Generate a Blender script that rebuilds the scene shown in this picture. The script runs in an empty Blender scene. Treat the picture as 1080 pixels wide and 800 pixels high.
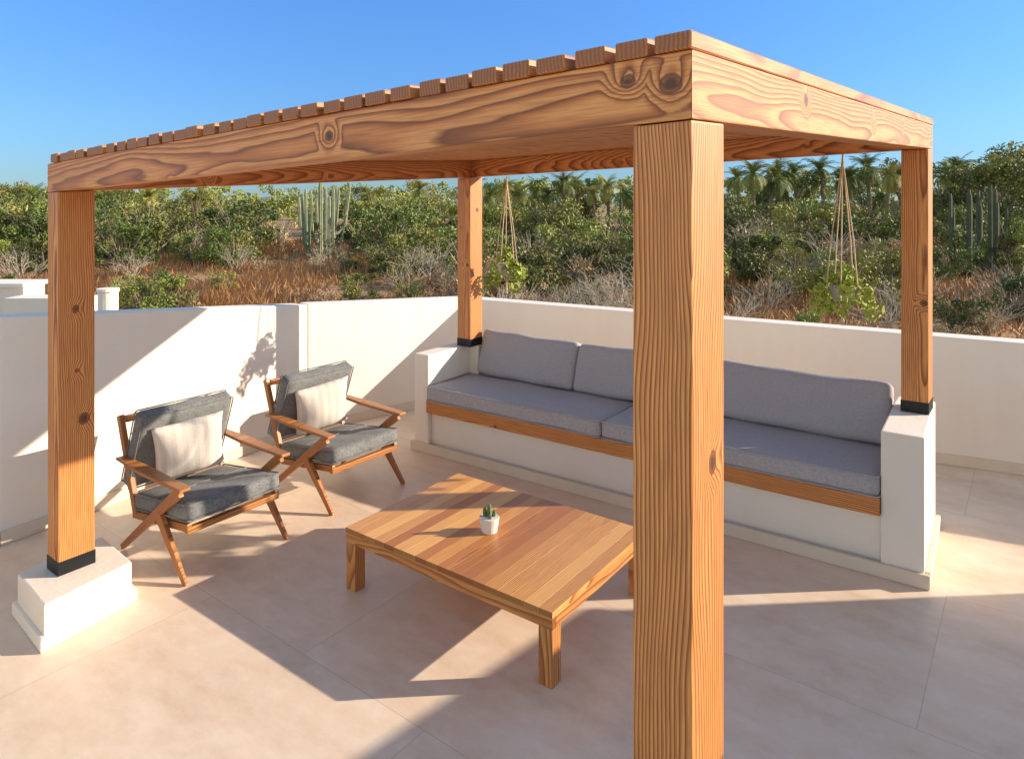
import bpy, bmesh, math, random
import numpy as np
from mathutils import Vector, Matrix
random.seed(7); rng=np.random.default_rng(7)
S=0.72
scene=bpy.context.scene
col=scene.collection
MW={}
# ---------------------------------------------------------------- helpers
def basis(origin,xdir=None,zdir=None,ydir=None):
    if xdir is None and ydir is None: return Matrix.Translation(Vector(origin))
    if ydir is not None:
        y=Vector(ydir).normalized(); z=Vector((0,0,1)); x=y.cross(z).normalized()
    else:
        x=Vector(xdir).normalized()
        z=Vector(zdir) if zdir is not None else Vector((0,0,1))
        z=(z-x*z.dot(x)).normalized(); y=z.cross(x)
    m=Matrix((x,y,z)).transposed().to_4x4(); m.translation=Vector(origin); return m
def add(name,mesh,M=None,parent=None,label=None,cat=None,group=None,kind=None):
    o=bpy.data.objects.new(name,mesh)
    M=M or Matrix.Identity(4)
    MW[o.name]=M.copy()
    if parent is not None:
        o.parent=parent; o.matrix_basis=MW[parent.name].inverted()@M
    else: o.matrix_basis=M
    if label:o["label"]=label
    if cat:o["category"]=cat
    if group:o["group"]=group
    if kind:o["kind"]=kind
    col.objects.link(o); return o
def empty(name,M,**k):
    o=add(name,None,M,**k); o.empty_display_size=.2; return o
def mesh_from(verts,faces,mats,name="m",midx=None,smooth=False):
    me=bpy.data.meshes.new(name)
    me.from_pydata([tuple(v) for v in verts],[],[tuple(f) for f in faces])
    for m in (mats if isinstance(mats,(list,tuple)) else [mats]): me.materials.append(m)
    if midx is not None: me.polygons.foreach_set("material_index",list(midx))
    if smooth: me.polygons.foreach_set("use_smooth",[True]*len(me.polygons))
    me.update(); return me
HEXF=[(0,3,2,1),(4,5,6,7),(0,1,5,4),(1,2,6,5),(2,3,7,6),(3,0,4,7)]
def bevel_mesh(me,off,seg=2,fixn=True):
    bm=bmesh.new(); bm.from_mesh(me)
    if fixn: bmesh.ops.recalc_face_normals(bm,faces=bm.faces)
    if off>0:
        bmesh.ops.bevel(bm,geom=[e for e in bm.edges if len(e.link_faces)==2 and e.calc_face_angle(0)>.5],offset=off,segments=seg,affect='EDGES',profile=.6,clamp_overlap=True)
    bm.to_mesh(me); bm.free(); me.update()
def hexa(name,w8,mat,M,parent=None,bev=.006,**k):
    inv=M.inverted()
    me=mesh_from([inv@Vector(v) for v in w8],HEXF,mat,name)
    bevel_mesh(me,bev); return add(name,me,M,parent,**k)
def multi_hexa(name,list8,mat,M,parent=None,bev=.004,**k):
    inv=M.inverted(); V=[];F=[]
    for w8 in list8:
        b=len(V); V+=[inv@Vector(v) for v in w8]; F+=[tuple(i+b for i in f) for f in HEXF]
    me=mesh_from(V,F,mat,name); bevel_mesh(me,bev,1); return add(name,me,M,parent,**k)
def box8(x0,x1,y0,y1,z0,z1,M=None):
    v=[(x0,y0,z0),(x1,y0,z0),(x1,y1,z0),(x0,y1,z0),(x0,y0,z1),(x1,y0,z1),(x1,y1,z1),(x0,y1,z1)]
    return [ (M@Vector(p)) if M else Vector(p) for p in v]
def prism(name,poly,ztop,zbot,mat,parent=None,bev=.012,origin=None,**k):
    n=len(poly); zt=ztop if isinstance(ztop,(list,tuple)) else [ztop]*n
    o=Vector(origin) if origin else Vector((sum(p[0] for p in poly)/n,sum(p[1] for p in poly)/n,zbot))
    V=[Vector((p[0],p[1],zbot))-o for p in poly]+[Vector((p[0],p[1],z))-o for p,z in zip(poly,zt)]
    F=[tuple(range(n-1,-1,-1)),tuple(range(n,2*n))]+[(i,(i+1)%n,(i+1)%n+n,i+n) for i in range(n)]
    me=mesh_from(V,F,mat,name); bevel_mesh(me,bev); return add(name,me,Matrix.Translation(o),parent,**k)
def tube(V,F,pts,rad,sides=8,ribs=0,cap=True):
    pts=[Vector(p) for p in pts]; b=len(V)
    for i,p in enumerate(pts):
        d=(pts[min(i+1,len(pts)-1)]-pts[max(i-1,0)]).normalized()
        ref=Vector((0,0,1)) if abs(d.z)<.95 else Vector((1,0,0))
        u=d.cross(ref).normalized(); v=d.cross(u)
        for j in range(sides):
            a=2*math.pi*j/sides
            r=rad[i]*(1 if not ribs else (1.0 if j%2==0 else .8))
            V.append(p+u*math.cos(a)*r+v*math.sin(a)*r)
    for i in range(len(pts)-1):
        for j in range(sides):
            a=b+i*sides+j; c=b+i*sides+(j+1)%sides
            F.append((a,c,c+sides,a+sides))
    if cap:
        F.append(tuple(b+(len(pts)-1)*sides+j for j in range(sides)))
        F.append(tuple(b+sides-1-j for j in range(sides)))
# ---------------------------------------------------------------- materials
def newmat(name):
    m=bpy.data.materials.new(name); m.use_nodes=True; nt=m.node_tree
    bs=nt.nodes["Principled BSDF"]; return m,nt,bs
class G:
    def __init__(s,nt): s.nt=nt
    def n(s,t,**k):
        x=s.nt.nodes.new(t)
        for a,b in k.items(): setattr(x,a,b)
        return x
    def l(s,a,b): s.nt.links.new(a,b)
    def math(s,op,a,b=None,c=None):
        x=s.n("ShaderNodeMath",operation=op)
        for i,v in enumerate((a,b,c)):
            if v is None: continue
            if hasattr(v,"links"): s.l(v,x.inputs[i])
            else: x.inputs[i].default_value=v
        return x.outputs[0]
    def vmath(s,op,a,b=None,scale=None,out=0):
        x=s.n("ShaderNodeVectorMath",operation=op)
        for i,v in enumerate((a,b)):
            if v is None: continue
            if hasattr(v,"links"): s.l(v,x.inputs[i])
            else: x.inputs[i].default_value=v
        if scale is not None: x.inputs["Scale"].default_value=scale
        return x.outputs[out]
    def noise(s,vec,scale,detail=4,rough=.55,out=0):
        x=s.n("ShaderNodeTexNoise"); x.inputs["Scale"].default_value=scale; x.inputs["Detail"].default_value=detail; x.inputs["Roughness"].default_value=rough
        if vec is not None: s.l(vec,x.inputs["Vector"])
        return x.outputs[out]
    def ramp(s,fac,stops,interp='LINEAR'):
        x=s.n("ShaderNodeValToRGB"); cr=x.color_ramp; cr.interpolation=interp
        while len(cr.elements)<len(stops): cr.elements.new(.5)
        for e,(p,c) in zip(cr.elements,stops):
            e.position=p; e.color=(c[0],c[1],c[2],1) if isinstance(c,(tuple,list)) else (c,c,c,1)
        s.l(fac,x.inputs[0]); return x.outputs[0]
    def mix(s,fac,a,b,bt='MIX'):
        x=s.n("ShaderNodeMix",data_type='RGBA',blend_type=bt)
        for i,v in ((0,fac),(6,a),(7,b)):
            if hasattr(v,"links"): s.l(v,x.inputs[i])
            else: x.inputs[i].default_value=v if i==0 else (v[0],v[1],v[2],1)
        return x.outputs[2]
    def smooth(s,v,a,b,c,d):
        x=s.n("ShaderNodeMapRange",interpolation_type='SMOOTHSTEP'); s.l(v,x.inputs[0])
        for i,k in enumerate((a,b,c,d)): x.inputs[i+1].default_value=k
        return x.outputs[0]
    def bump(s,h,bs,strength=.3,dist=.01):
        x=s.n("ShaderNodeBump"); x.inputs["Strength"].default_value=strength; x.inputs["Distance"].default_value=dist
        s.l(h,x.inputs["Height"]); s.l(x.outputs[0],bs.inputs["Normal"])
def wood_mat(name,light,mid,dark,ring=24,knots=True,plank=None,knot_scale=4.2,rough=.5,warp=.12,pknots=None,endk=.7,stretch=.30,center=(0,.15,.04),toned=.6):
    m,nt,bs=newmat(name); g=G(nt)
    tc=g.n("ShaderNodeTexCoord").outputs["Object"]
    oi=g.n("ShaderNodeObjectInfo").outputs["Random"]
    off=g.math('MULTIPLY',oi,17.3)
    pl=None
    if plank:
        sp=g.n("ShaderNodeSeparateXYZ"); g.l(tc,sp.inputs[0])
        fl=g.math('FLOOR',g.math('DIVIDE',sp.outputs[1],plank))
        wn=g.n("ShaderNodeTexWhiteNoise",noise_dimensions='1D'); g.l(fl,wn.inputs["W"]); pl=wn.outputs["Value"]
        off=g.math('ADD',off,g.math('MULTIPLY',pl,31.0))
    cb=g.n("ShaderNodeCombineXYZ"); g.l(off,cb.inputs[0])
    p=g.vmath('ADD',tc,cb.outputs[0])
    st=g.vmath('MULTIPLY',p,(stretch,1,1))
    wv=g.noise(st,2.6,2,.5,out=1)
    wv=g.vmath('SCALE',g.vmath('SUBTRACT',wv,(.5,.5,.5)),scale=warp)
    wf=g.noise(g.vmath('MULTIPLY',p,(.4,3,3)),6,2,.5,out=1)
    wf=g.vmath('SCALE',g.vmath('SUBTRACT',wf,(.5,.5,.5)),scale=.010)
    q=g.vmath('ADD',g.vmath('ADD',g.vmath('MULTIPLY',tc,(0,1,1)),center),g.vmath('ADD',wv,wf))
    kd=None
    if knots:
        vo=g.n("ShaderNodeTexVoronoi"); vo.inputs["Scale"].default_value=knot_scale; g.l(p,vo.inputs["Vector"])
        kd=g.math('DIVIDE',vo.outputs["Distance"],knot_scale)
    if pknots:
        for (kc,kw,kr) in pknots:
            dd=g.vmath('MULTIPLY',g.vmath('SUBTRACT',tc,kc),kw)
            d=g.math('SUBTRACT',g.vmath('LENGTH',dd,out=1),kr-.018)
            kd=d if kd is None else g.math('MINIMUM',kd,d)
    if kd is not None:
        kdn=g.math('ADD',kd,g.math('MULTIPLY',g.math('SUBTRACT',g.noise(tc,30,2),.5),.010))
        kb=g.smooth(kdn,0,.065,.026,0)
        cb2=g.n("ShaderNodeCombineXYZ"); g.l(kb,cb2.inputs[1]); g.l(kb,cb2.inputs[2])
        q=g.vmath('ADD',q,cb2.outputs[0])
    wa=g.n("ShaderNodeTexWave",wave_type='RINGS',rings_direction='X',wave_profile='SAW'); wa.inputs["Scale"].default_value=ring; wa.inputs["Distortion"].default_value=0
    g.l(q,wa.inputs["Vector"])
    midl=tuple(.4*a+.6*b for a,b in zip(mid,dark))
    c=g.ramp(wa.outputs["Fac"],[(0,light),(.28,light),(.56,mid),(.76,midl),(.88,dark),(1,light)])
    fib=g.noise(g.vmath('MULTIPLY',p,(2.5,80,80)),3,3,.6)
    c=g.mix(g.math('MULTIPLY',g.ramp(fib,[(.4,0.0),(.8,1.0)]),.6),c,dark)
    big=g.noise(st,1.7,3)
    c=g.mix(g.ramp(big,[(.40,0.0),(.8,toned)]),c,mid)
    if pl is not None:
        c=g.mix(g.ramp(pl,[(0.0,.85),(.32,.45),(.5,0.0),(1,0.0)]),c,(.40,.135,.035))
        c=g.mix(g.ramp(pl,[(.6,0.0),(1,.6)]),c,(light[0]*1.08,light[1]*1.2,light[2]*1.25))
    if kd is not None:
        kk=g.ramp(g.math('MULTIPLY',kdn,10),[(.08,1.0),(.15,.7),(.18,.95),(.22,0.0)])
        c=g.mix(kk,c,(.11,.034,.010))
    geo=g.n("ShaderNodeNewGeometry"); vt=g.n("ShaderNodeVectorTransform",vector_type='NORMAL',convert_from='WORLD',convert_to='OBJECT')
    g.l(geo.outputs["Normal"],vt.inputs[0]); sx=g.n("ShaderNodeSeparateXYZ"); g.l(vt.outputs[0],sx.inputs[0])
    eg=g.smooth(g.math('ABSOLUTE',sx.outputs[0]),.6,.95,0,endk)
    c=g.mix(eg,c,(dark[0]*.9,dark[1]*.9,dark[2]*.9))
    g.l(c,bs.inputs["Base Color"]); bs.inputs["Roughness"].default_value=rough
    g.bump(g.math('ADD',wa.outputs["Fac"],fib),bs,.22,.002); return m
def fabric(name,c1,c2,scale=350,stripe=None,mott=0):
    m,nt,bs=newmat(name); g=G(nt); tc=g.n("ShaderNodeTexCoord").outputs["Object"]
    n1=g.noise(tc,scale,2,.7); n3=g.noise(g.vmath('MULTIPLY',tc,(1,6,1)),60,3)
    c=g.mix(g.ramp(g.math('ADD',g.math('MULTIPLY',n1,.6),g.math('MULTIPLY',n3,.4)),[(.38,0.0),(.62,1.0)]),c1,c2)
    if mott: c=g.mix(g.ramp(g.noise(tc,26,3,.7),[(.4,0.0),(.6,mott)]),c,c2)
    if stripe:
        wv=g.n("ShaderNodeTexWave",bands_direction='X'); wv.inputs["Scale"].default_value=5.5; wv.inputs["Distortion"].default_value=.4; g.l(tc,wv.inputs["Vector"])
        c=g.mix(g.ramp(wv.outputs["Fac"],[(.45,0.0),(.6,.38)]),c,stripe)
    g.l(c,bs.inputs["Base Color"]); bs.inputs["Roughness"].default_value=.95
    bs.inputs["Sheen Weight"].default_value=.05
    h=g.math('ADD',g.math('MULTIPLY',n1,.3),g.math('MULTIPLY',g.noise(tc,6,2),.6))
    g.bump(h,bs,.45,.010); return m
def stucco(name,c,dirt=.2):
    m,nt,bs=newmat(name); g=G(nt); tc=g.n("ShaderNodeNewGeometry").outputs["Position"]
    n=g.noise(tc,2.2,6,.65); n3=g.noise(g.vmath('MULTIPLY',tc,(5,5,.8)),1.5,4)
    cc=g.mix(g.ramp(n,[(.3,dirt),(.7,0.0)]),c,(c[0]*.84,c[1]*.77,c[2]*.68))
    cc=g.mix(g.ramp(n3,[(.45,0.0),(.8,dirt*.8)]),cc,(c[0]*.78,c[1]*.70,c[2]*.60))
    g.l(cc,bs.inputs["Base Color"]); bs.inputs["Roughness"].default_value=.85
    g.bump(g.math('ADD',g.noise(tc,40,4),g.math('MULTIPLY',g.noise(tc,5,3),1.5)),bs,.3,.006); return m
def simple(name,c,rough=.6,metal=0,vary=.2,scale=20):
    m,nt,bs=newmat(name); g=G(nt); tc=g.n("ShaderNodeTexCoord").outputs["Object"]
    n=g.noise(tc,scale,4); cc=g.mix(g.ramp(n,[(.3,0.0),(.7,1.0)]),tuple(x*(1-vary) for x in c),tuple(min(1,x*(1+vary)) for x in c))
    g.l(cc,bs.inputs["Base Color"]); bs.inputs["Roughness"].default_value=rough; bs.inputs["Metallic"].default_value=metal; return m
def leafmat(name,stops):
    m,nt,bs=newmat(name); g=G(nt)
    geo=g.n("ShaderNodeNewGeometry"); oi=g.n("ShaderNodeObjectInfo").outputs["Random"]
    n=g.noise(geo.outputs["Position"],.9,2); f=g.noise(geo.outputs["Position"],9,1)
    fac=g.math('ADD',g.math('MULTIPLY',oi,.5),g.math('ADD',g.math('MULTIPLY',n,.5),g.math('MULTIPLY',f,.3)))
    c=g.ramp(g.math('SUBTRACT',fac,.15),stops)
    g.l(c,bs.inputs["Base Color"]); bs.inputs["Roughness"].default_value=.65
    return m
FIR=((.80,.35,.105),(.62,.215,.05),(.20,.048,.010))
k3=(.8,0,1); pitchx=.945*.72
W_FIR=wood_mat("fir_timber",*FIR,ring=38,warp=.085,stretch=.26)
W_SLAT=wood_mat("fir_roof_slat",(.74,.33,.11),(.58,.21,.055),(.22,.065,.018),ring=32,warp=.08,stretch=.26,knots=False,endk=.6)
W_FIRF=wood_mat("fir_timber_knotty",*FIR,ring=37,warp=.10,stretch=.22,pknots=[(((.064-2.385)*pitchx,0,.004),k3,.019),(((.204-2.385)*pitchx,0,.022),k3,.013),(((1.648-2.385)*pitchx,0,.0),k3,.014)],knot_scale=3.0)
W_POSTN=wood_mat("fir_post_cathedral",*FIR,ring=35,warp=.145,stretch=.34,knots=False,pknots=[((1.21,.02,-.068),(.8,1,1),.018),((.2,.02,-.068),(.8,1,1),.014)],center=(0,.13,.11),toned=.3)
W_POSTL=wood_mat("fir_post_knotty",*FIR,ring=33,warp=.10,stretch=.30,knots=False,pknots=[((.713,.03,-.068),(.8,1,1),.022),((1.245,-.005,-.068),(.8,1,1),.014),((.95,.0,-.068),(.8,1,1),.006)],toned=.3)
W_TEAK=wood_mat("table_teak",(.86,.45,.14),(.74,.32,.08),(.26,.085,.02),ring=34,knots=False,plank=.069043,rough=.33,toned=.3,center=(0,.085,.02))
W_TEAK2=wood_mat("table_frame_wood",(.68,.30,.09),(.52,.20,.055),(.24,.075,.018),ring=32,knots=False,rough=.4)
W_CHAIR=wood_mat("chair_wood",(.60,.26,.08),(.46,.17,.048),(.20,.065,.018),ring=34,knots=False,rough=.36,endk=.2)
F_BENCH=fabric("bench_fabric",(.34,.315,.325),(.51,.48,.485))
F_CHAIR=fabric("chair_fabric",(.085,.088,.088),(.255,.255,.245),scale=180,mott=.5)
F_PILLOW=fabric("pillow_fabric",(.76,.68,.60),(.88,.80,.72),scale=160,stripe=(.60,.51,.43))
M_WALL=stucco("white_stucco",(.91,.82,.71),.14)
M_BASE=stucco("skirting_stucco",(.78,.66,.53),.3)
M_BLACK=simple("black_metal",(.012,.014,.016),.45,.4)
M_POT=simple("pale_ceramic",(.55,.50,.44),.5,0,.06)
M_POTW=simple("white_ceramic",(.76,.73,.68),.5,0,.06)
M_ROPE=simple("jute_rope",(.62,.47,.30),.9)
M_SOIL=simple("soil",(.06,.045,.03),.95)
M_CACT=simple("cactus_skin",(.12,.18,.08),.6,0,.3,30)
M_BARK=simple("bark",(.24,.18,.12),.9,0,.4,8)
M_GREY=simple("grey_twigs",(.46,.38,.28),.9,0,.3,8)
M_CACT2=simple("cardon_skin",(.24,.26,.15),.8,0,.25,6)
M_CACT3=simple("dark_cactus_skin",(.08,.09,.045),.8,0,.25,6)
L_OLIVE=leafmat("leaf_olive",[(.1,(.055,.065,.015)),(.4,(.165,.175,.035)),(.65,(.32,.30,.065)),(.95,(.52,.42,.14))])
L_GREEN=leafmat("leaf_green",[(.1,(.035,.055,.010)),(.45,(.125,.175,.025)),(.7,(.27,.305,.05)),(.95,(.48,.43,.10))])
L_DRY=leafmat("leaf_dry",[(.1,(.24,.14,.06)),(.5,(.48,.31,.145)),(.95,(.70,.52,.29))])
L_GRASS=leafmat("grass_dry",[(.1,(.32,.14,.05)),(.45,(.56,.29,.115)),(.75,(.72,.44,.20)),(.98,(.84,.64,.36))])
L_PALM=leafmat("leaf_palm",[(.1,(.06,.085,.012)),(.45,(.19,.215,.035)),(.75,(.37,.34,.07)),(.98,(.60,.47,.16))])
L_HANG=leafmat("leaf_houseplant",[(.1,(.12,.18,.025)),(.45,(.27,.34,.045)),(.7,(.45,.49,.075)),(.95,(.62,.56,.14))])
def floor_mat():
    m,nt,bs=newmat("stone_tile"); g=G(nt); pos=g.n("ShaderNodeNewGeometry").outputs["Position"]
    mp=g.n("ShaderNodeMapping"); mp.inputs["Rotation"].default_value=(0,0,math.radians(37.0)); mp.inputs["Location"].default_value=(.35,.35,0); g.l(pos,mp.inputs[0])
    br=g.n("ShaderNodeTexBrick",offset=.5,squash=1); g.l(mp.outputs[0],br.inputs["Vector"])
    br.inputs["Scale"].default_value=1; br.inputs["Brick Width"].default_value=1.45; br.inputs["Row Height"].default_value=1.1; br.inputs["Mortar Size"].default_value=.0018; br.inputs["Mortar Smooth"].default_value=.1
    br.inputs["Color1"].default_value=(.0,.0,.0,1); br.inputs["Color2"].default_value=(1,1,1,1); br.inputs["Mortar"].default_value=(.5,.5,.5,1)
    st=g.vmath('MULTIPLY',mp.outputs[0],(1,2.4,1))
    n1=g.noise(g.vmath('ADD',st,g.vmath('SCALE',br.outputs["Color"],scale=7)),1.6,9,.72)
    n2=g.noise(pos,60,3,.7); n3=g.noise(pos,9,5,.7)
    c=g.ramp(n1,[(.28,(.69,.50,.35)),(.5,(.84,.65,.48)),(.72,(.93,.78,.62))])
    c=g.mix(g.math('MULTIPLY',n2,.16),c,(.60,.42,.30))
    c=g.mix(g.ramp(n3,[(.45,0.0),(.75,.35)]),c,(.95,.85,.73))
    c=g.mix(g.math('MULTIPLY',br.outputs["Fac"],.55),c,(.45,.34,.25))
    g.l(c,bs.inputs["Base Color"]); g.l(g.ramp(n1,[(.3,.35),(.7,.55)]),bs.inputs["Roughness"])
    h=g.math('SUBTRACT',g.math('MULTIPLY',n1,.4),br.outputs["Fac"]); g.bump(h,bs,.2,.003); return m
M_TILE=floor_mat()
def ground_mat():
    m,nt,bs=newmat("dry_earth"); g=G(nt); pos=g.n("ShaderNodeNewGeometry").outputs["Position"]
    n=g.noise(pos,.35,8,.7); n2=g.noise(pos,6,5,.7)
    c=g.ramp(n,[(.3,(.26,.15,.065)),(.5,(.47,.27,.125)),(.7,(.62,.40,.21))])
    c=g.mix(g.ramp(n2,[(.35,.55),(.65,0.0)]),c,(.20,.10,.045))
    g.l(c,bs.inputs["Base Color"]); bs.inputs["Roughness"].default_value=1; g.bump(n2,bs,.6,.05); return m
M_GROUND=ground_mat()
M_HILL=simple("far_hill",(.22,.25,.28),1,0,.15,.02)

# ---------------------------------------------------------------- setting
def gz(x,y):
    d=max(0.0,math.hypot(x*.6,y)-15)
    return -0.65+.011*min(d,110)+.12*math.sin(x*.21+1)*math.sin(y*.17)
V=[];F=[]
xs=np.concatenate([np.linspace(-900,-70,8),np.linspace(-60,60,49),np.linspace(70,900,8)])
ys=np.concatenate([np.linspace(-300,-12,5),np.linspace(-6,110,59),np.linspace(130,1500,8)])
for y in ys:
    for x in xs: V.append((x,y,gz(x,y) if y>5 else -.75))
nx=len(xs)
for j in range(len(ys)-1):
    for i in range(nx-1):
        a=j*nx+i; F.append((a,a+1,a+nx+1,a+nx))
add("ground",mesh_from(V,F,M_GROUND,"ground",smooth=True),kind="structure")
V=[];F=[]
for i in range(61):
    x=-900+i*30; h=10+5*math.sin(i*.35)+3*math.sin(i*.9+1)+1.5*math.sin(i*2.1)
    if x>100: h*=.4
    V+=[(x,900,-5),(x,900+h*3,max(2,h))]
for i in range(60): F.append((2*i,2*i+2,2*i+3,2*i+1))
add("hills",mesh_from(V,F,M_HILL,"hills",smooth=True),kind="structure")

prism("terrace_floor",[(-9.4,-4),(10.5,-4),(10.5,4.3),(8.8,5.25),(-.62,9.85),(-2.46,8.3)],0,-1.2,M_TILE,bev=0,kind="structure")
def wall_seg(p,q,zp,zq,th,name,label):
    p=Vector(p);q=Vector(q); d=(q-p).normalized(); n=Vector((d.y,-d.x))
    e=empty(name,Matrix.Translation((p.x/2+q.x/2,p.y/2+q.y/2,0)),label=label,cat="wall",group="parapet walls round the terrace")
    prism("wall_body",[p,q,q+n*th,p+n*th],[zp,zq,zq,zp],-1.25,M_WALL,parent=e,bev=.015)
    prism("skirting",[p-n*.025,q-n*.025,q+n*.01,p+n*.01],.11,.001,M_BASE,parent=e,bev=.006)
wall_seg((10.4,4.32),(-.60,9.66),1.25,1.37,.26,"parapet_wall","long white stucco parapet wall behind the bench")
wall_seg((-.605,9.664),(-2.41,8.2),1.38,1.50,.26,"parapet_wall","angled white stucco parapet wall meeting the side wall")
wall_seg((-2.415,8.196),(-4.04,5.47),1.50,1.80,.26,"parapet_wall","white stucco parapet wall beside the lounge chairs")
wall_seg((-4.043,5.465),(-9.1,-3.0),1.80,1.80,.26,"parapet_wall","white stucco parapet wall beside the lounge chairs")
e=empty("shade_blocker",Matrix.Translation((6.5,1.5,0)),label="unseen white block added to shade the terrace floor",cat="shadow blocker")  # unseen block, added out of view to cast shade on the foreground floor
prism("wall_body",[(6.36,5.01),(2.6,1.19),(6,-3),(10.2,2)],2.10,.001,M_WALL,parent=e,bev=.015)
prism("coping",[(6.40,5.04),(2.56,1.14),(6,-3.06),(10.3,2)],2.17,2.102,M_WALL,parent=e,bev=.01)
e=empty("roof_parapet",Matrix.Translation((-9.2,13,-.6)),label="low white rooftop block beyond the terrace wall",cat="rooftop")
prism("wall_body",[(-10.6,13),(-9.15,13),(-9.15,13.6),(-10.6,13.6)],1.12,-1,M_WALL,parent=e)
prism("coping",[(-10.7,12.92),(-9.1,12.92),(-9.1,13.7),(-10.7,13.7)],1.20,1.123,M_WALL,parent=e)
prism("wall_low",[(-9.08,12.4),(-7.65,12.4),(-7.65,12.9),(-9.08,12.9)],1.0,-1,M_WALL,parent=e)
V=[];F=[]
tube(V,F,[(0,0,-1),(0,0,1.13),(0,0,1.15),(0,0,1.20)],[.16,.16,.18,.18],20)
e=add("chimney",mesh_from(V,F,M_WALL,"ch"),Matrix.Translation((-7.1,12.2,0)),label="short round white chimney beyond the wall",cat="chimney")

# ---------------------------------------------------------------- pergola
LA,LB=4.77,4.4
CN=Vector((.491,1.894,2.93));CL=Vector((-3.096,4.626,2.77));CR=Vector((3.389,5.592,3.135));CB=Vector((-.503,8.231,3.0))
def RP(a,b,dz=0):
    s=a/LA;t=b/LB
    p=CN*(1-s)*(1-t)+CL*s*(1-t)+CB*s*t+CR*(1-s)*t
    return p+Vector((0,0,dz))
def FP(a,b,z): p=RP(a,b); return Vector((p.x,p.y,z))
per=empty("pergola",Matrix.Translation((CN.x,CN.y,0)),label="fir timber pergola with slatted roof over the lounge",cat="pergola")
wa,wb=.19,.22
def post(a0,b0,z0,mat=None):
    a1,b1=a0+wa,b0+wb
    c=FP(a0+wa/2,b0+wb/2,z0)
    ad=(FP(1,b0,0)-FP(0,b0,0))
    M=basis(c,xdir=(0,0,1),zdir=ad)
    cs=[(a0,b0),(a0,b1),(a1,b1),(a1,b0)]
    w8=[FP(a,b,z0+.02) for a,b in cs]+[RP(a,b,-.003) for a,b in cs]
    o=hexa("post",w8,mat or W_FIR,M,per,bev=.007)
    g=.0035
    cs=[(a0-g,b0-g),(a0-g,b1+g),(a1+g,b1+g),(a1+g,b0-g)]
    hexa("post_shoe",[FP(a,b,z0) for a,b in cs]+[FP(a,b,z0+.09) for a,b in cs],M_BLACK,Matrix.Translation(c),o,bev=.002)
post(0,0,.27,W_POSTN); post(LA-wa,0,.27,W_POSTL); post(0,LB-wb,1.05); post(LA-wa,LB-wb,1.05)
BH=.19;BT=.13
def beam(c4,dirv,mat=None):
    w8=[RP(a,b) for a,b in c4]+[RP(a,b,BH) for a,b in c4]
    mid=sum(w8,Vector())/8
    M=basis(mid,xdir=dirv)
    hexa("beam",w8,mat or W_FIR,M,per,bev=.005)
A_=(CL-CN).normalized(); B_=(CR-CN).normalized()
beam([(0,0),(LA,0),(LA-BT,BT),(BT,BT)],A_,W_FIRF)
beam([(0,LB),(LA,LB),(LA-BT,LB-BT),(BT,LB-BT)],A_)
beam([(0,.001),(0,LB-.001),(BT,LB-BT-.001),(BT,BT+.001)],B_)
beam([(LA,.001),(LA,LB-.001),(LA-BT,LB-BT-.001),(LA-BT,BT+.001)],B_)
lst=[];pitch=.1430;a=-.004
while a+.11<LA+.03:
    j=random.uniform(-.012,.010); w=random.uniform(.108,.121) if lst else .116; zz=random.uniform(.050,.058)
    cs=[(a,-.008+j),(a,LB+.012),(a+w,LB+.012),(a+w,-.008+j)]
    lst.append([RP(x,y,BH+.002) for x,y in cs]+[RP(x,y,BH+zz) for x,y in cs]); a+=pitch
M=basis(RP(LA/2,LB/2,BH),xdir=B_)
multi_hexa("roof_slats",lst,W_SLAT,M,per,bev=.004)
def plinth(P):
    cx=sum(p[0] for p in P)/4; cy=sum(p[1] for p in P)/4
    e=empty("post_plinth",Matrix.Translation((cx,cy,0)),label="square white stucco plinth carrying a pergola post",cat="plinth",group="post plinths")
    k=lambda f:[(cx+(p[0]-cx)*f,cy+(p[1]-cy)*f) for p in P]
    prism("plinth_block",k(.91),.268,.001,M_WALL,parent=e,bev=.012)
    prism("skirting",k(1.0),.085,.0015,M_WALL,parent=e,bev=.01)
plinth([(-2.82,4.152),(-3.284,4.553),(-3.009,5.118),(-2.545,4.717)])
g_=.2
plinth([FP(a,b,0).xy for a,b in((-g_,-g_),(-g_,wb+g_),(wa+g_,wb+g_),(wa+g_,-g_))])

# ---------------------------------------------------------------- bench
P0=Vector((-.983,7.57,0)); eu=Vector((.822,-.57,0)).normalized(); ev=Vector((.57,.822,0)).normalized()
MB=basis(P0,xdir=eu)
bench=empty("built_in_bench",MB,label="long built-in white bench with grey cushions and timber edge",cat="bench")
def bb(x0,x1,y0,y1,z0,z1,name,mat,bev=.012,parent=bench,M=None):
    Mo=(M or MB)@Matrix.Translation(((x0+x1)/2,(y0+y1)/2,z0))
    me=mesh_from(box8(-(x1-x0)/2,(x1-x0)/2,-(y1-y0)/2,(y1-y0)/2,0,z1-z0),HEXF,mat,name); bevel_mesh(me,bev)
    return add(name,me,Mo,parent)
U0,U1=.09,4.45
bb(U0+.002,U1-.002,.05,1.1,0.001,.435,"base",M_WALL)
bb(-.11,U0,0,.72,.001,1.05,"armrest",M_WALL)
bb(-.11,.22,.722,1.1,.001,1.05,"post_pier",M_WALL)
bb(U1,4.725,0,1.1,.001,1.05,"armrest",M_WALL)
bb(-.14,4.76,-.035,-.001,.002,.10,"skirting",M_BASE,.006)
bb(4.726,4.76,.03,1.13,.002,.10,"skirting",M_BASE,.006)
bb(.222,U1-.002,.98,1.1,.436,.98,"backrest",M_WALL)
bb(U0+.002,U1-.002,-.035,.71,.438,.565,"seat_frame",W_FIR,.005)
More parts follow.
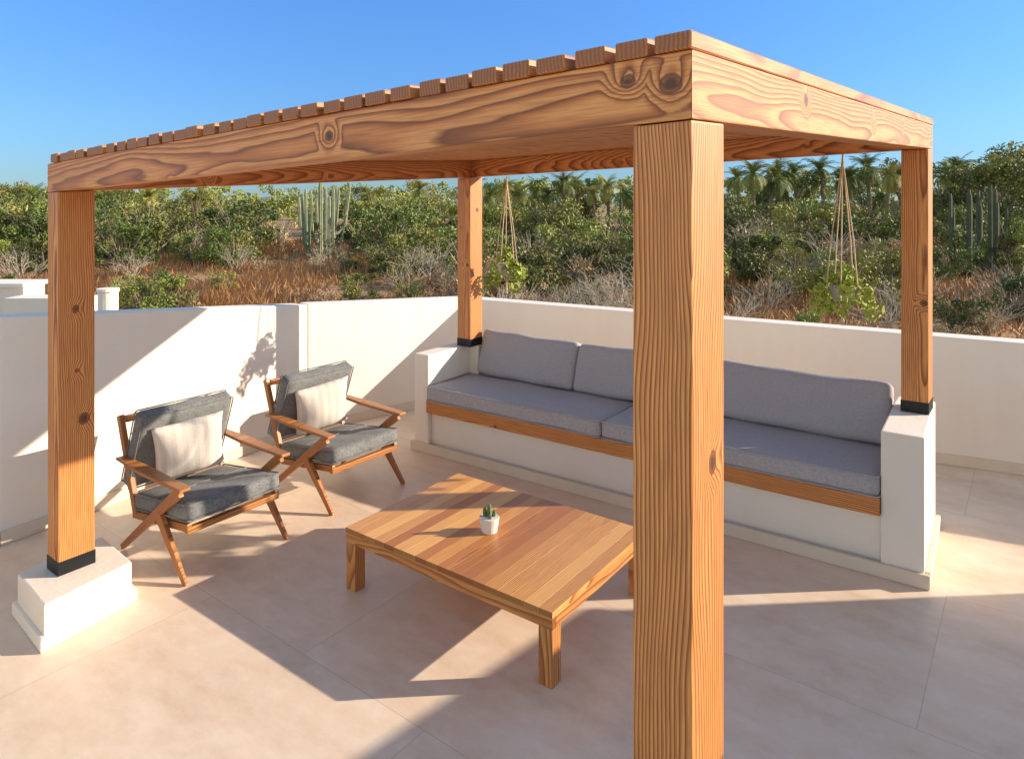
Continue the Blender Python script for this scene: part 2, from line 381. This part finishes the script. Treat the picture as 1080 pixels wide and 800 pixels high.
def cushion_mesh(L,D,H,mat,puff=.05,nx=28,ny=14,nz=6,seed=0,round_=.06,pipe=.006,slump=0,seams=()):
    bm=bmesh.new(); r=np.random.default_rng(seed)
    ph=r.uniform(0,6,8)
    idx={}
    def vert(i,j,k):
        key=(i,j,k)
        if key in idx: return idx[key]
        x=-1+2*i/nx;y=-1+2*j/ny;z=-1+2*k/nz
        X=x*L/2;Y=y*D/2;Z=z*H/2; rr=min(round_,H*.46)
        c=Vector((max(-L/2+rr,min(L/2-rr,X)),max(-D/2+rr,min(D/2-rr,Y)),max(-H/2+rr,min(H/2-rr,Z))))
        d=Vector((X,Y,Z))-c
        if d.length>1e-6:
            m=max(abs(d.x),abs(d.y),abs(d.z)); d=d.normalized()*m
        p=c+d
        fx=(1-x**4)*(1-y**4)
        p.z+=z*puff*fx*(.8+.25*math.sin(3*x*1.3+ph[0])+.15*math.sin(5*y+ph[1]))
        p.y+=y*puff*.25*(1-x**4)*(1-z*z); p.x+=x*puff*.25*(1-y**4)*(1-z*z)
        if slump: 
            p.z+=slump*math.sin(2.6*x+ph[6])*max(0,y)
            p.y-=slump*.9*(.5+.5*math.sin(3.1*x+ph[5]))*max(0,y)
            p.z+=z*.012*math.exp(-((x-.3*math.sin(ph[1]))*6)**2)*-1*fx
        p.z+=.003*math.sin(9*x+4*y+ph[2])*abs(z)
        p.y+=.004*math.sin(7*x+ph[4])*abs(y)
        idx[key]=bm.verts.new(p); return idx[key]
    for i in range(nx):
        for j in range(ny):
            bm.faces.new([vert(i,j,nz),vert(i+1,j,nz),vert(i+1,j+1,nz),vert(i,j+1,nz)])
            bm.faces.new([vert(i,j,0),vert(i,j+1,0),vert(i+1,j+1,0),vert(i+1,j,0)])
    for i in range(nx):
        for k in range(nz):
            bm.faces.new([vert(i,0,k),vert(i+1,0,k),vert(i+1,0,k+1),vert(i,0,k+1)])
            bm.faces.new([vert(i,ny,k),vert(i,ny,k+1),vert(i+1,ny,k+1),vert(i+1,ny,k)])
    for j in range(ny):
        for k in range(nz):
            bm.faces.new([vert(0,j,k),vert(0,j,k+1),vert(0,j+1,k+1),vert(0,j+1,k)])
            bm.faces.new([vert(nx,j,k),vert(nx,j+1,k),vert(nx,j+1,k+1),vert(nx,j,k+1)])
    bmesh.ops.recalc_face_normals(bm,faces=bm.faces)
    V=[];F=[]
    if not slump:
      for sz in (-1,1):
        pts=[]; rr=round_*.75; zz=sz*(H/2-.25*rr)
        for cx,cy,a0 in ((L/2-rr,D/2-rr,0),(-L/2+rr,D/2-rr,90),(-L/2+rr,-D/2+rr,180),(L/2-rr,-D/2+rr,270)):
            for t in (0,30,60,90):
                aa=math.radians(a0+t); pts.append((cx+rr*math.cos(aa),cy+rr*math.sin(aa),zz))
        pts.append(pts[0]); tube(V,F,pts,[pipe]*len(pts),6,cap=False)
    for sy in seams:
        pts=[(x*L/2*.97,sy*D/2,H/2+puff*.8*(1-x**4)*(1-sy**4)+.001) for x in np.linspace(-1,1,13)]
        tube(V,F,pts,[.006]*13,6)
    vs=[bm.verts.new(v) for v in V]
    for f in F:
        try: bm.faces.new([vs[i] for i in f])
        except: pass
    for f in bm.faces: f.smooth=True
    me=bpy.data.meshes.new("cushion"); bm.to_mesh(me); bm.free()
    me.materials.append(mat); me.update(); return me
segs=[(.095,2.19),(2.2,4.445)]
for i,(a,b) in enumerate(segs):
    add("seat_cushion",cushion_mesh(b-a,.94 if i else .78,.155,F_BENCH,.006,seed=i,round_=.028,pipe=.006),MB@Matrix.Translation(((a+b)/2,.43 if i else .35,.648)),bench)
bsegs=[(.23,1.50),(1.50,2.93),(2.93,4.44)]
for i,(a,b) in enumerate(bsegs):
    add("back_cushion",cushion_mesh(b-a-.01,.50,.19,F_BENCH,.030,seed=10+i,round_=.042,slump=.010,nz=8,ny=18,nx=40),MB@Matrix.Translation(((a+b)/2,.81,.965))@Matrix.Rotation(math.radians(71),4,'X')@Matrix.Rotation(math.radians((-.6,1.0,-.4)[i]),4,'Z'),bench)

# ---------------------------------------------------------------- table
TC=Vector((-.115,4.843,0)); tx=Vector((1.39,-1.02,0)).normalized(); TL,TW,TH=1.726,1.207,.43
MT=basis(TC,xdir=tx)
tab=empty("coffee_table",MT,label="low square-legged teak plank coffee table on tiled floor",cat="coffee table")
MTW=basis(TC+Vector((0,0,TH)),xdir=MT.to_3x3()@Vector((0,1,0)))
lst=[];n=18;pw=TL/n
for i in range(n):
    x0=-TL/2+i*pw
    lst.append(box8(x0+.0006,x0+pw-.0006,-TW/2,TW/2,TH-.035,TH,MT))
multi_hexa("tabletop",lst,W_TEAK,MTW,tab,bev=.0007)
def tb(x0,x1,y0,y1,z0,z1,name,xd):
    M=basis(MT@Vector(((x0+x1)/2,(y0+y1)/2,(z0+z1)/2)),xdir=xd,zdir=(MT.to_3x3()@Vector((1,.0,0))) if xd[2]==1 else None)
    hexa(name,box8(x0,x1,y0,y1,z0,z1,MT),W_TEAK2,M,tab,bev=.003)
tX=tuple(MT.to_3x3()@Vector((1,0,0)));tY=tuple(MT.to_3x3()@Vector((0,1,0)))
za,zb=.328,TH-.036; lw=.092; i_=.003
tb(-TL/2+i_,TL/2-i_,-TW/2+i_,-TW/2+.04,za,zb,"apron",tX)
tb(-TL/2+i_,TL/2-i_,TW/2-.04,TW/2-i_,za,zb,"apron",tX)
tb(-TL/2+i_,-TL/2+.04,-TW/2+.042,TW/2-.042,za,zb,"apron",tY)
tb(TL/2-.04,TL/2-i_,-TW/2+.042,TW/2-.042,za,zb,"apron",tY)
for sx in(-1,1):
    for sy in(-1,1):
        cx=sx*(TL/2-lw/2-i_-.001);cy=sy*(TW/2-lw/2-i_-.001)
        tb(cx-lw/2,cx+lw/2,cy-lw/2,cy+lw/2,0.001,za-.001,"leg",(0,0,1))
MC=Matrix.Translation((-.157,4.80,TH))
cp=empty("potted_cactus",MC,label="small green cactus in a white pot on the coffee table",cat="potted plant")
V=[];F=[]
tube(V,F,[(0,0,.001),(0,0,.01),(0,0,.10),(0,0,.105),(0,0,.09)],[.052,.056,.070,.065,.061],24)
add("pot",mesh_from(V,F,M_POTW,"pot"),MC,cp)
V=[];F=[];tube(V,F,[(0,0,.085),(0,0,.094)],[.062,.058],20); add("soil",mesh_from(V,F,M_SOIL,"s"),MC,cp)
V=[];F=[]
for (x,y,h,r) in((0,0,.115,.018),(.030,.01,.07,.015),(-.028,.012,.085,.015),(.005,-.03,.06,.014)):
    tube(V,F,[(x,y,.08),(x*1.1,y*1.1,.08+h*.5),(x*1.15,y*1.15,.08+h*.85),(x*1.15,y*1.15,.08+h)],[r*.85,r,r*.8,r*.2],14,ribs=1)
add("cactus",mesh_from(V,F,M_CACT,"c",smooth=False),MC,cp)

# ---------------------------------------------------------------- lounge chairs
def stick(V,F,p,q,w,t,taper=1.0):
    p=Vector(p);q=Vector(q); d=(q-p).normalized(); x=Vector((1,0,0)); s=x-d*x.dot(d)
    if s.length<.01: s=Vector((0,1,0))
    s.normalize(); n=d.cross(s)
    b=len(V)
    for c,k in ((p,taper),(q,1.0)):
        for a,bb_ in((-1,-1),(1,-1),(1,1),(-1,1)): V.append(c+s*a*w*k/2+n*bb_*t*k/2)
    F+= [tuple(i+b for i in f) for f in HEXF]
def stick_mesh(sticks,bev=.006):
    V=[];F=[]
    for s in sticks: stick(V,F,*s)
    me=mesh_from(V,F,W_CHAIR,"st"); bevel_mesh(me,bev,2); return me
def pillow_mesh(L,H,T,mat,seed=0):
    n=22; V=[];F=[]; r=np.random.default_rng(seed); ph=r.uniform(0,6,4)
    for s in(1,-1):
        for i in range(n+1):
            for j in range(n+1):
                x=-1+2*i/n;y=-1+2*j/n
                t=(max(0,1-x*x)*max(0,1-y*y))**.42
                sh=1-.07*(1-x*x)*abs(y)**1 ; sh2=1-.07*(1-y*y)*abs(x)
                z=s*T/2*t*(1+.10*math.sin(4*x+ph[0])*math.sin(3*y+ph[1]))
                V.append((x*L/2*sh2,y*H/2*sh,z))
    N=(n+1)**2
    for s in range(2):
        for i in range(n):
            for j in range(n):
                a=s*N+i*(n+1)+j; f=(a,a+n+1,a+n+2,a+1); F.append(f if s==0 else f[::-1])
    me=mesh_from(V,F,mat,"pillow",smooth=True)
    bm=bmesh.new();bm.from_mesh(me);bmesh.ops.remove_doubles(bm,verts=bm.verts,dist=.0008);bm.to_mesh(me);bm.free();me.update();return me
pillow_me=pillow_mesh(.53,.51,.20,F_PILLOW,3)
seat_me=cushion_mesh(.77,.80,.12,F_CHAIR,.008,nx=18,ny=18,seed=21,round_=.03,seams=(-.1,))
back_me=cushion_mesh(.77,.64,.13,F_CHAIR,.012,nx=18,ny=16,seed=22,round_=.03,seams=(.35,-.3))
side_me=stick_mesh([
    ((0,-.46,.008),(0,.39,.645),.040,.078,.6),
    ((0,.47,.0),(0,.10,.42),.042,.080,.55),
])
arm_me=stick_mesh([((0,-.50,.70),(0,-.1,.685),.105,.030,.65),((0,.46,.672),(0,-.101,.685),.105,.030,.8)],.009)
backf_me=stick_mesh([((-.37,-.33,.28),(-.37,-.60,1.0),.04,.055),((.37,-.33,.28),(.37,-.60,1.0),.04,.055),
   ((-.34,-.59,.965),(.34,-.59,.965),.045,.05)]+[((-.34,-.375-.045*i,.42+.12*i),(.34,-.375-.045*i,.42+.12*i),.02,.04) for i in range(4)])
seatf_me=stick_mesh([((-.365,-.38,.27),(-.365,.42,.375),.035,.055),((.365,-.38,.27),(.365,.42,.375),.035,.055),((-.38,.40,.355),(.38,.40,.355),.045,.045),((-.38,-.33,.28),(.38,-.33,.28),.045,.045)])
def chair(x,y,ang,label,prot,plabel):
    M=Matrix.Translation((x,y,0))@Matrix.Rotation(math.radians(ang),4,'Z')
    c=empty("lounge_chair",M,label=label,cat="chair",group="pair of matching lounge chairs")
    for s in(-1,1):
        add("side_leg_frame",side_me,M@Matrix.Translation((s*.42,0,0)),c)
        add("armrest",arm_me,M@Matrix.Translation((s*.42,0,0)),c)
    add("back_frame",backf_me,M,c); add("seat_frame",seatf_me,M,c)
    add("seat_cushion",seat_me,M@Matrix.Translation((0,.04,.43))@Matrix.Rotation(math.radians(7.5),4,'X'),c)
    add("back_cushion",back_me,M@Matrix.Translation((0,-.385,.765))@Matrix.Rotation(math.radians(69.5),4,'X'),c)
    add("throw_pillow",pillow_me,M@Matrix.Translation((prot[0],-.20,.735))@Matrix.Rotation(math.radians(prot[2]),4,'Z')@Matrix.Rotation(math.radians(72),4,'X')@Matrix.Rotation(math.radians(prot[1]),4,'Z'),label=plabel,cat="pillow",group="throw pillows on the chairs")
chair(-2.435,5.51,-125.8,"low timber lounge chair with grey cushions near a post",(.02,-6,-18),"cream striped throw pillow leaning on a grey lounge chair")
chair(-1.67,6.62,-127.5,"low timber lounge chair with grey cushions by the wall corner",(.02,-8,-14),"cream striped throw pillow leaning on a grey lounge chair")

# ---------------------------------------------------------------- foliage tools
def leaf_arrays(r,centers,radii,per,leaf,flat=.75,vert=0):
    cs=[];
    for c,R in zip(centers,radii):
        d=r.normal(size=(per,3)); d/=np.linalg.norm(d,axis=1)[:,None]
        rad=R*r.uniform(.25,1,size=(per,1))**.5
        cs.append(np.array(c)+d*rad*np.array([1,1,flat]))
    P=np.concatenate(cs); n=len(P)
    a=r.normal(size=(n,3)); a[:,2]+=vert; a/=np.linalg.norm(a,axis=1)[:,None]
    b=np.cross(a,r.normal(size=(n,3))); b/=np.linalg.norm(b,axis=1)[:,None]
    s=leaf*r.uniform(.6,1.4,size=(n,1))
    V=np.stack([P-a*s,P+b*s*.40,P+a*s,P-b*s*.40],1).reshape(-1,3)
    F=np.arange(n*4).reshape(-1,4)
    return V,F
def bush_mesh(seed,w,h,leafm,per=180,ncl=16,leaf=.060,barkm=M_BARK,nst=18):
    r=np.random.default_rng(seed)
    cl=[];rd=[]
    for i in range(ncl):
        a=r.uniform(0,6.28); q=r.uniform(0,1)**.6*w*.45
        R=r.uniform(.07,.21)*w
        cl.append((q*math.cos(a),q*math.sin(a),min(h*1.05-R*.4,r.uniform(.2,1.0)*h))); rd.append(R)
    V,F=leaf_arrays(r,cl,rd,per,leaf)
    V[:,2]=np.maximum(V[:,2],.02)
    V=list(map(tuple,V));F=list(map(tuple,F)); nl=len(F)
    for c in cl:
        m=(c[0]*.4+r.uniform(-.1,.1),c[1]*.4,c[2]*.5)
        tube(V,F,[(0,0,-.1),m,c],[.035*h,.022*h,.008*h],5,cap=False)
    for i in range(nst):
        a=r.uniform(0,6.28); q=r.uniform(.2,.6)*w; e=(math.cos(a)*q,math.sin(a)*q,h*r.uniform(.6,1.25))
        tube(V,F,[(0,0,0),(e[0]*.4+r.uniform(-.1,.1),e[1]*.4,e[2]*.55),e],[.022,.014,.004],3,cap=False)
    return mesh_from(V,F,[leafm,barkm],"bush",midx=[0]*nl+[1]*(len(F)-nl))
def twig_mesh(seed,w,h):
    r=np.random.default_rng(seed); V=[];F=[]
    def br(p,d,L,R,dep):
        q=p+d*L*.5+Vector(r.normal(size=3))*L*.06; e=p+d*L+Vector(r.normal(size=3))*L*.1
        tube(V,F,[p,q,e],[R,R*.8,R*.55],4,cap=False)
        if dep>0:
            for k in range(3):
                dd=(d+Vector(r.normal(size=3))*.42); dd.z=abs(dd.z)*.8+.12; br(e if k else q,dd.normalized(),L*.68,R*.55,dep-1)
    for i in range(7):
        a=r.uniform(0,6.28); d=Vector((math.cos(a)*w/h*.6,math.sin(a)*w/h*.6,1)).normalized(); br(Vector((0,0,-.05)),d,h*.42,.026,3)
    return mesh_from(V,F,M_GREY,"twig")
def palm_meshes(seed,h,fr=1.3,n=34):
    r=np.random.default_rng(seed); V=[];F=[]
    lean=r.uniform(-.12,.12,2)
    pts=[(lean[0]*h*t*t,lean[1]*h*t*t,h*t) for t in (0,.25,.5,.75,1)]
    tube(V,F,pts,[.17,.12,.11,.11,.15],9)
    tm=mesh_from(V,F,M_BARK,"trunk"); top=Vector(pts[-1])
    V=[];F=[]
    for i in range(n):
        a=i*2.399+r.uniform(-.2,.2); el=math.radians(r.uniform(-50,82)); L=fr*r.uniform(.75,1.15)
        dh=Vector((math.cos(a),math.sin(a),0)); p=top.copy(); ang=el; P=[p.copy()]
        for k in range(8):
            p=p+(dh*math.cos(ang)+Vector((0,0,1))*math.sin(ang))*L/8; ang-=math.radians(8+5*math.cos(el)); P.append(p.copy())
        tube(V,F,P,[.018]*5+[.009]*4,4,cap=False)
        side=Vector((-dh.y,dh.x,0))
        for k in range(1,9):
            for m in (0,.33,.66):
                base=P[k-1].lerp(P[k],m) ; t=(k-1+m)/8
                ll=L*.30*math.sin(math.pi*min(1,.15+t*.85))+.06
                fw=(P[k]-P[k-1]).normalized()
                for s in(-1,1):
                    tip=base+side*s*ll*.75+fw*ll*.5+Vector((0,0,-.25*ll*r.uniform(.2,1.4)))
                    b=len(V); V+= [base-fw*.020,base+fw*.020,tip]; F.append((b,b+1,b+2))
    return tm,mesh_from(V,F,L_PALM,"crown")
def tree_meshes(seed,h,w,leafm):
    r=np.random.default_rng(seed); V=[];F=[]; cl=[];rd=[]
    for i in range(20):
        a=r.uniform(0,6.28);q=r.uniform(0,1)**.5*w*.45; z=h*r.uniform(.28,.9); R=w*r.uniform(.08,.18)
        if z>h*.75:q*=.6
        cl.append((q*math.cos(a),q*math.sin(a),z));rd.append(R)
    tube(V,F,[(0,0,-.2),(.05,0,h*.25),(0,.05,h*.5)],[.16,.12,.08],8)
    for c in cl: tube(V,F,[(0,0,h*.18),(c[0]*.5,c[1]*.5,c[2]*.65),c],[.07,.045,.015],5,cap=False)
    tm=mesh_from(V,F,M_BARK,"trunk")
    v,f=leaf_arrays(r,cl,rd,150,.11); return tm,mesh_from(v,f,leafm,"crown")
def cactus_mesh(seed,h,arms,mat,thin=1.0,spread=1.0,flare=1.08):
    r=np.random.default_rng(seed);V=[];F=[]
    tube(V,F,[(0,0,-.2),(0,0,h*.5),(0,0,h*.93),(0,0,h)],[.16*thin,.17*thin,.15*thin,.05],14,ribs=1)
    for i in range(arms):
        a=i*2.4+r.uniform(-.3,.3); q=r.uniform(.35,.95)*spread; z0=h*r.uniform(.03,.35); z1=h*r.uniform(.6,1.0)
        cx,cy=math.cos(a)*q,math.sin(a)*q; f1=r.uniform(1.0,flare)
        tube(V,F,[(cx*.15,cy*.15,z0),(cx*.7,cy*.7,z0+.22),(cx,cy,z0+.65),(cx*f1,cy*f1,z1*.94),(cx*f1,cy*f1,z1)],[.10*thin,.11*thin,.12*thin,.11*thin,.04],12,ribs=1)
    return mesh_from(V,F,mat,"cactus")
bushes=[bush_mesh(100+i,2.3,1.5,L_OLIVE) for i in range(4)]+[bush_mesh(110+i,2.5,1.8,L_GREEN) for i in range(3)]
drybush=[bush_mesh(120+i,1.8,1.1,L_DRY,per=55,barkm=M_GREY,nst=30) for i in range(3)]
twigs=[twig_mesh(130+i,1.5,1.7) for i in range(3)]
def put(name,me,x,y,s,label,cat,group,sz=1.0):
    M=Matrix.Translation((x,y,gz(x,y)-.03))@Matrix.Rotation(random.uniform(0,6.28),4,'Z')
    o=add(name,me,M,None,label,cat,group); o.scale=(s,s,s*sz); return o
def shrub(x,D,s,dry,near=False):
    put("dry_shrub" if dry else "shrub",random.choice(drybush if dry else (bushes[:5] if near else bushes)),x,D,s,"dry tan shrub on brown scrubland" if dry else "leafy olive-green desert shrub on brown scrubland","shrub","desert shrubs on the slope")
for i in range(210):
    r_=random.uniform(-.86,.86)
    left=r_<-.08
    if left: D=random.choice([random.uniform(29,44),random.uniform(34,58),random.uniform(40,64)])
    else: D=random.choice([random.uniform(21,34),random.uniform(26,48),random.uniform(34,60)])
    if abs(r_*732+540-340)<34 and D<46: continue
    s=random.uniform(.75,1.4)*(1.0 if D<35 else 1.4)
    shrub(r_*D,D,s,random.random()<.22)
for i in range(66):
    r_=random.uniform(-.8,.8); D=random.uniform(19,34)
    if r_>-.05: D=random.uniform(15,24)
    shrub(r_*D,D,random.uniform(.3,.75)*(1 if r_<-.05 else .8),random.random()<.6,True)
def bare(px,D,s):
    put("bare_shrub",random.choice(twigs),(px-540)/732*D,D,s,"leafless grey bush standing in dry grass","shrub","leafless grey bushes")
for px,D,s in ((455,27,1.2),(438,29,1.0),(810,20,.9),(960,19,1.0),(1040,17,.8),(345,30,.9),(850,24,1.2),(20,26,1.0),(700,22,1.3),(250,31,.8),(140,28,.8),(400,33,.9),(930,17,.8),(780,17,.8),(1070,20,1.0),(470,22,.9),(425,24,.8),(200,38,1.3),(880,30,1.4),(800,34,1.5),(560,30,1.4)): bare(px,D,s)
for px in (530,552,575,590,605,622,640,655,668,520): bare(px,random.uniform(14.5,19),random.uniform(.75,1.15))
for px,D,s in ((150,19,.75),(175,20,.7),(850,15,.5),(1010,17,.6),(1075,19,.7)):
    put("shrub",random.choice(bushes[4:]),(px-540)/732*D,D,s,"leafy olive-green desert shrub on brown scrubland","shrub","desert shrubs on the slope")
pal=[palm_meshes(200+i,h) for i,h in enumerate((2.6,3.2,2.2,3.8))]
def palm(px,D,s,k):
    x=(px-540)/732*D; tm,cm=pal[k%4]
    M=Matrix.Translation((x,D,gz(x,D)))@Matrix.Rotation(random.uniform(0,6.28),4,'Z')
    e=empty("palm_tree",M,label="palm tree with yellow-green fronds in the scrub",cat="palm tree",group="palm trees")
    add("trunk",tm,M,e); add("crown",cm,M,e); e.scale=(s,s,s)
hs=(2.6,3.2,2.2,3.8)
for i,px in enumerate((18,32,8,95,500,515,532,548,565,580,598,612,628,642,655,690,780,795,810,826,840,856,870,886,900,918,935,950,995,1015,1035,1055,1075,1100,440,240,390,160)):
    D=random.uniform(54,70)
    topy=np.interp(px,[0,300,480,660,780,950,1100],[197,200,187,183,168,164,162])+random.uniform(-3,14)
    zt=2.7+(214-topy)*D/732; k=(i*3+1)%4 if px<480 else random.choice((1,3,3,1))
    s=max(.7,(zt-gz((px-540)/732*D,D))/(hs[k]+.7))
    palm(px,D,s,k)
trs=[tree_meshes(300+i,5,4.6,L_GREEN if i%2 else L_OLIVE) for i in range(4)]
def tree(px,D,s,k):
    x=(px-540)/732*D; tm,cm=trs[k%4]
    M=Matrix.Translation((x,D,gz(x,D)))@Matrix.Rotation(random.uniform(0,6.28),4,'Z')
    e=empty("tree",M,label="leafy green tree rising above the scrub",cat="tree",group="trees on the slope")
    add("trunk",tm,M,e); add("crown",cm,M,e); e.scale=(s,s,s)
for i in range(36):
    px=random.uniform(-60,1140); D=random.uniform(60,78)
    prof=np.interp(px,[0,300,500,700,800,950,1000,1100],[.9,1.0,1.15,1.2,1.35,1.4,1.7,1.75])
    tree(px,D,prof*random.uniform(.8,1.05),i)
for px in (1000,1030,1062,1090): tree(px,random.uniform(44,50),1.2,px)
cac=[cactus_mesh(400,4.3,17,M_CACT2,.72,1.5,1.25),cactus_mesh(401,3.6,3,M_CACT3,.6,.7),cactus_mesh(402,3.0,1,M_CACT3,.6,.5)]
for px,D,s,k in ((338,37,1.0,0),(655,40,1.1,2),(1022,27,1.0,1),(1045,28,1.05,1),(1062,30,.95,2),(100,48,1.0,2),(110,50,.9,2),(1005,30,.95,2),(1032,31,1.1,2)):
    x=(px-540)/732*D
    o=add("column_cactus",cac[k],Matrix.Translation((x,D,gz(x,D)))@Matrix.Rotation(px,4,'Z'),None,"tall pale column cactus with many upright arms" if k==0 else "thin dark column cactus","cactus","column cacti"); o.scale=(s,s,s)
r=np.random.default_rng(55)
cl=[];rd=[]
for i in range(850):
    px=r.uniform(-160,1240); D=r.uniform(76,120); x=(px-540)/732*D
    top=np.interp(px,[-100,200,480,700,800,950,1000,1100],[4.6,4.9,5.6,6.4,6.9,7.6,8.4,8.6])*(D/85)**.35
    z=gz(x,D)+r.uniform(.1,1)*top*.85; R=r.uniform(.5,1.4); cl.append((x,D,z)); rd.append(R)
v,f=leaf_arrays(r,cl,rd,90,.24)
add("woodland",mesh_from(v,f,L_GREEN,"wood"),kind="stuff")
n=24000
D=12+ (r.uniform(0,1,n)**1.6)*40; px=r.uniform(-60,1140,n); x=(px-540)/732*D
patch=np.sin(x*.5+D*.3)*np.sin(x*.23-D*.4)
keep=np.array([ (d> (9.66+2.0-(xx+.6)*.49) ) and not(xx<-6.5 and d<15.5) and pt>-.6+.5*rr_ for xx,d,pt,rr_ in zip(x,D,patch,r.uniform(-1,1,n))]); x=x[keep];D=D[keep];patch=patch[keep];n=len(x)
z=np.array([gz(a,b) for a,b in zip(x,D)])
V=[];F=[]
for k in range(3):
    h=r.uniform(.15,.45,n)*(1+.6*patch); dx=r.normal(0,.15,n);dy=r.normal(0,.15,n); bx=x+r.normal(0,.1,n);by=D+r.normal(0,.1,n); ww=.025+D*.0007
    a=np.stack([bx-ww,by,z-.02],1);b=np.stack([bx+ww,by+r.normal(0,.02,n),z-.02],1);c=np.stack([bx+dx,by+dy,z+h],1)
    V.append(np.stack([a,b,c],1).reshape(-1,3))
V=np.concatenate(V);F=np.arange(len(V)).reshape(-1,3)
add("dry_grass",mesh_from(V,F,L_GRASS,"grass"),kind="stuff")

# ---------------------------------------------------------------- hanging planters
def planter(x,y,ztop,zp,seed,lab,full=1.0):
    M=Matrix.Translation((x,y,zp))
    e=empty("hanging_planter",M,label=lab,cat="hanging planter",group="hanging planters")
    r=np.random.default_rng(seed); V=[];F=[]
    H=ztop-zp
    for k in range(5):
        a=k*math.pi*.4+.4; c,s=math.cos(a),math.sin(a)
        tube(V,F,[(0,0,H),(.01*c,.01*s,H-.12),(.09*c,.09*s,H*.35),(.125*c,.125*s,.0),(.06*c,.06*s,-.15),(0,0,-.2)],[.0055]*6,5)
    tube(V,F,[(0,0,-.19),(0,0,-.26),(0,0,-.34)],[.012,.010,.02],6)
    tube(V,F,[(0,0,H-.14),(0,0,H-.09)],[.014,.014],8)
    add("rope_hanger",mesh_from(V,F,M_ROPE,"rope"),M,e)
    V=[];F=[];tube(V,F,[(0,0,-.15),(0,0,-.13),(0,0,-.02),(0,0,.0),(0,0,-.03)],[.05,.075,.11,.10,.09],20)
    add("pot",mesh_from(V,F,M_POT,"pot",smooth=False),M,e)
    cl=[];rd=[]
    for k in range(22):
        a=r.uniform(0,6.28);q=r.uniform(.02,.27)*full; cl.append((q*math.cos(a),q*math.sin(a),.12-q*1.2+r.uniform(-.06,.06))); rd.append(r.uniform(.04,.09)*full)
    v,f=leaf_arrays(r,cl,rd,30,.036,flat=1.2); add("trailing_plant",mesh_from(v,f,L_HANG,"pl"),M,e)
planter(-.06,7.86,3.0,2.02,1,"trailing plant in a rope hanger below the pergola beam")
planter(2.82,5.92,3.12,2.0,2,"trailing plant in a rope hanger below the pergola beam",1.05)

# ---------------------------------------------------------------- final scale
for me in bpy.data.meshes:
    me.transform(Matrix.Scale(S,4))
for o in bpy.data.objects: o.location*=S
# ---------------------------------------------------------------- camera, light
cam=bpy.data.cameras.new("camera"); co=bpy.data.objects.new("camera",cam); col.objects.link(co)
co.location=(0,0,2.7*S); co.rotation_euler=(math.radians(90),0,0)
cam.lens=24.4; cam.sensor_width=36; cam.shift_y=-.1722; cam.clip_end=3000; cam.clip_start=.05
scene.camera=co
tdir=Vector((-1,-.07,-.365))
sl=bpy.data.lights.new("sun",'SUN'); so=bpy.data.objects.new("sun",sl); col.objects.link(so)
so.rotation_euler=tdir.to_track_quat('-Z','Y').to_euler(); so.location=(20,0,20)
sl.energy=7.4; sl.angle=math.radians(.5); sl.color=(1,.865,.69)
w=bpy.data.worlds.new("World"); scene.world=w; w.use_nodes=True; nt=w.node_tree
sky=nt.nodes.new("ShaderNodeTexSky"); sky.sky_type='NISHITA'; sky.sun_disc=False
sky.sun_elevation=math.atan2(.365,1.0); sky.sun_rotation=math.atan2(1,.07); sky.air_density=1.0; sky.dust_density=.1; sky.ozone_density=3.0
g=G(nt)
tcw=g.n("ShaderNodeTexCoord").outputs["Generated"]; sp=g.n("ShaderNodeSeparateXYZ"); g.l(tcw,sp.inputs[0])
tint=g.ramp(sp.outputs[2],[(0,(.15,.22,.34)),(.10,(.20,.30,.44)),(.28,(.25,.39,.58)),(.42,(.86,.76,.68)),(1.0,(1.0,.82,.60))])  # upper sky warmed and brightened above the view to add fill light
rear_fill=g.smooth(sp.outputs[1],.35,-.35,0,1)  # mask for extra warm fill light in the sky behind the camera
tint=g.mix(rear_fill,tint,(.80,.67,.55))
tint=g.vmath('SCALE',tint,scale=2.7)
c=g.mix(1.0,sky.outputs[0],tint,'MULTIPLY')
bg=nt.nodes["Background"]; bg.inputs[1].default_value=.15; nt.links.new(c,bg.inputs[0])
scene.view_settings.view_transform='Standard'; scene.view_settings.look='None'; scene.view_settings.exposure=0
